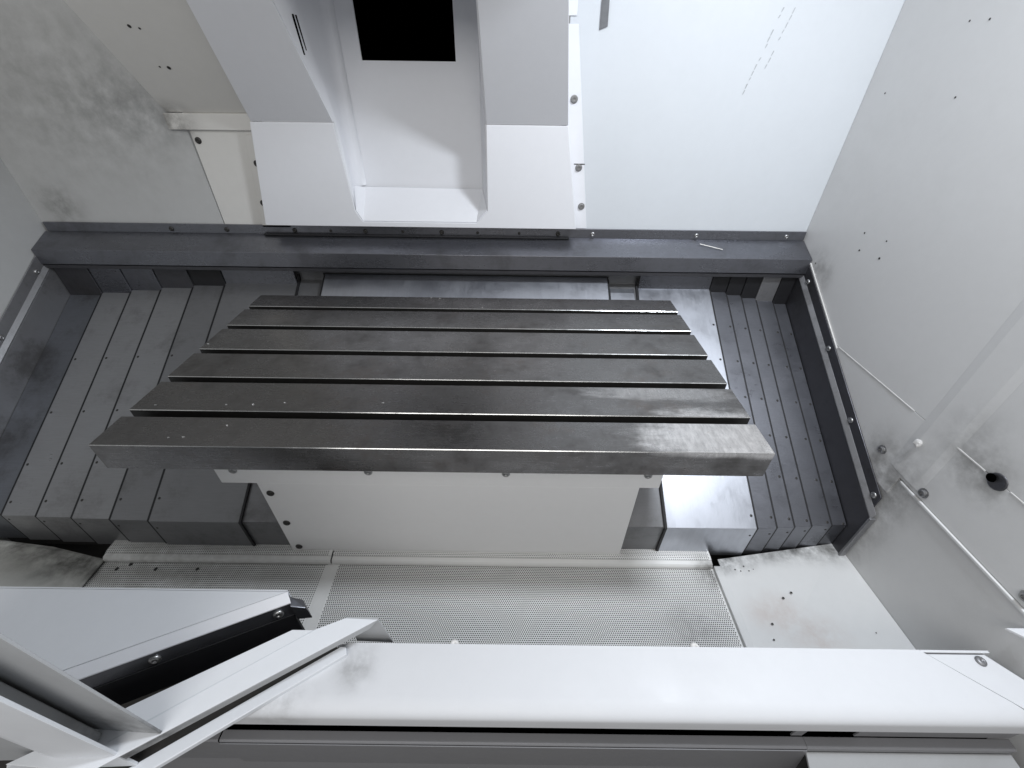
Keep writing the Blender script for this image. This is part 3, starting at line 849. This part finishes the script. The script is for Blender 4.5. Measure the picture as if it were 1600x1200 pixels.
# crumpled end of the strip
cv = [along(-0.001, 0.004, ZA - 0.014), along(-0.001, 0.027, ZA - 0.018), along(-0.030, 0.034, ZA - 0.035), along(-0.024, 0.010, ZA - 0.036),
      along(-0.002, 0.004, ZA - 0.05), along(-0.002, 0.032, ZA - 0.07), along(-0.034, 0.040, ZA - 0.075), along(-0.024, 0.012, ZA - 0.07)]
mesh_obj('end_tab', cv, [(0, 1, 2, 3), (4, 5, 6, 7), (0, 1, 5, 4), (1, 2, 6, 5), (2, 3, 7, 6), (3, 0, 4, 7)], 'seal_steel', t, 0.002)

# ------------------------------------------------------------------ slanted door track and door post
t = thing('door_track', 'slanted white door track channel over the left end of the sill', 'rail', (-0.45, 0.30, -0.35))
ZC = -0.27
C = [(-0.668, 0.2335, ZC), (-0.430, 0.3650, ZC), (-0.388, 0.3650, ZC), (-0.332, 0.3885, ZC), (-0.266, 0.3865, ZC), (-0.578, 0.2010, ZC)]
prism('top_plate', [(-0.80, 0.1605, ZC), *C[1:5], (-0.66, 0.1523, ZC)], (0, 0, -0.003), 'white', t, 0.001)
d = Vector((0.312, 0.1855, 0)).normalized()
nn = Vector((d.y, -d.x, 0))
def ce(s, o, z):
    p = Vector((-0.266, 0.3865, 0)) - d * s + nn * o
    return (p.x, p.y, z)
prism('near_flange', [ce(0.0, 0.0, ZC - 0.0035), ce(0.42, 0.0, ZC - 0.0035), ce(0.42, 0.0, ZC - 0.020), ce(0.02, 0.0, ZC - 0.020)], tuple(-nn * 0.003), 'post_gray', t, 0.0008)
prism('far_flange', [(-0.431, 0.3655, ZC - 0.004), (-0.80, 0.161, ZC - 0.004), (-0.80, 0.161, ZS + 0.003), (-0.431, 0.3655, ZS + 0.003)], (0.003, -0.004, 0), 'white', t)
prism('end_cap', [(-0.266, 0.3867, ZC - 0.001), (-0.332, 0.3887, ZC - 0.001), (-0.332, 0.3887, ZS - 0.03), (-0.252, 0.3867, ZS - 0.03)], (0, 0.003, 0), 'post_gray', t, 0.0008)
prism('crease', [(-0.66, 0.1895, ZC + 0.0003), (-0.389, 0.3635, ZC + 0.0003), (-0.386, 0.3635, ZC + 0.0003), (-0.657, 0.1885, ZC + 0.0003)], (0, 0, 0.0004), 'back_wall_white', t)
# track bed, coloured dark for the shade in the groove, and outer lip
prism('track_bed', [(-0.345, 0.3625, -0.344), (-0.711, 0.1285, -0.344), (-0.82, 0.165, -0.344), (-0.43, 0.3625, -0.344)], (0, 0, -0.003), 'dark_pan', t)
E0 = [(-0.347, 0.3612, -0.336), (-0.337, 0.3598, -0.336), (-0.332, 0.3468, -0.336), (-0.6135, 0.1627, -0.336), (-0.695, 0.109, -0.336), (-0.711, 0.1285, -0.336)]
prism('outer_lip', E0, (0, 0, -0.012), 'white', t, 0.0015)

t = thing('door_post', 'vertical white door post channel rising past the lower left corner', 'door', (-0.62, 0.18, -0.27))
zb, zt = ZC + 0.0015, 1.0
def col(name, pts, mat, bevel=0.001, z0=zb):
    return prism(name, [(x, y, z0) for x, y in pts], (0, 0, zt - z0), mat, t, bevel)
col('inner_flange', [(-0.578, 0.2005), (-0.578, 0.2045), (-0.700, 0.2100), (-0.700, 0.2060)], 'post_gray', 0.001)
col('web', [(-0.6995, 0.2130), (-0.704, 0.2130), (-0.704, 0.1780), (-0.6995, 0.1780)], 'post_gray', 0)
col('roller_track', [(-0.672, 0.2000), (-0.699, 0.2000), (-0.699, 0.1830), (-0.672, 0.1830)], 'post_gray', 0.002, zb + 0.004)
col('outer_flange', [(-0.633, 0.1775), (-0.633, 0.1725), (-0.725, 0.1685), (-0.740, 0.1705), (-0.748, 0.1760), (-0.750, 0.1830), (-0.742, 0.1830), (-0.738, 0.1775), (-0.725, 0.1745)], 'white', 0.001, -0.3345)
col('door_skin', [(-0.7515, 0.1800), (-1.15, 0.1700), (-1.15, 0.1740), (-0.7515, 0.1840)], 'post_gray', 0.001, -0.3345)
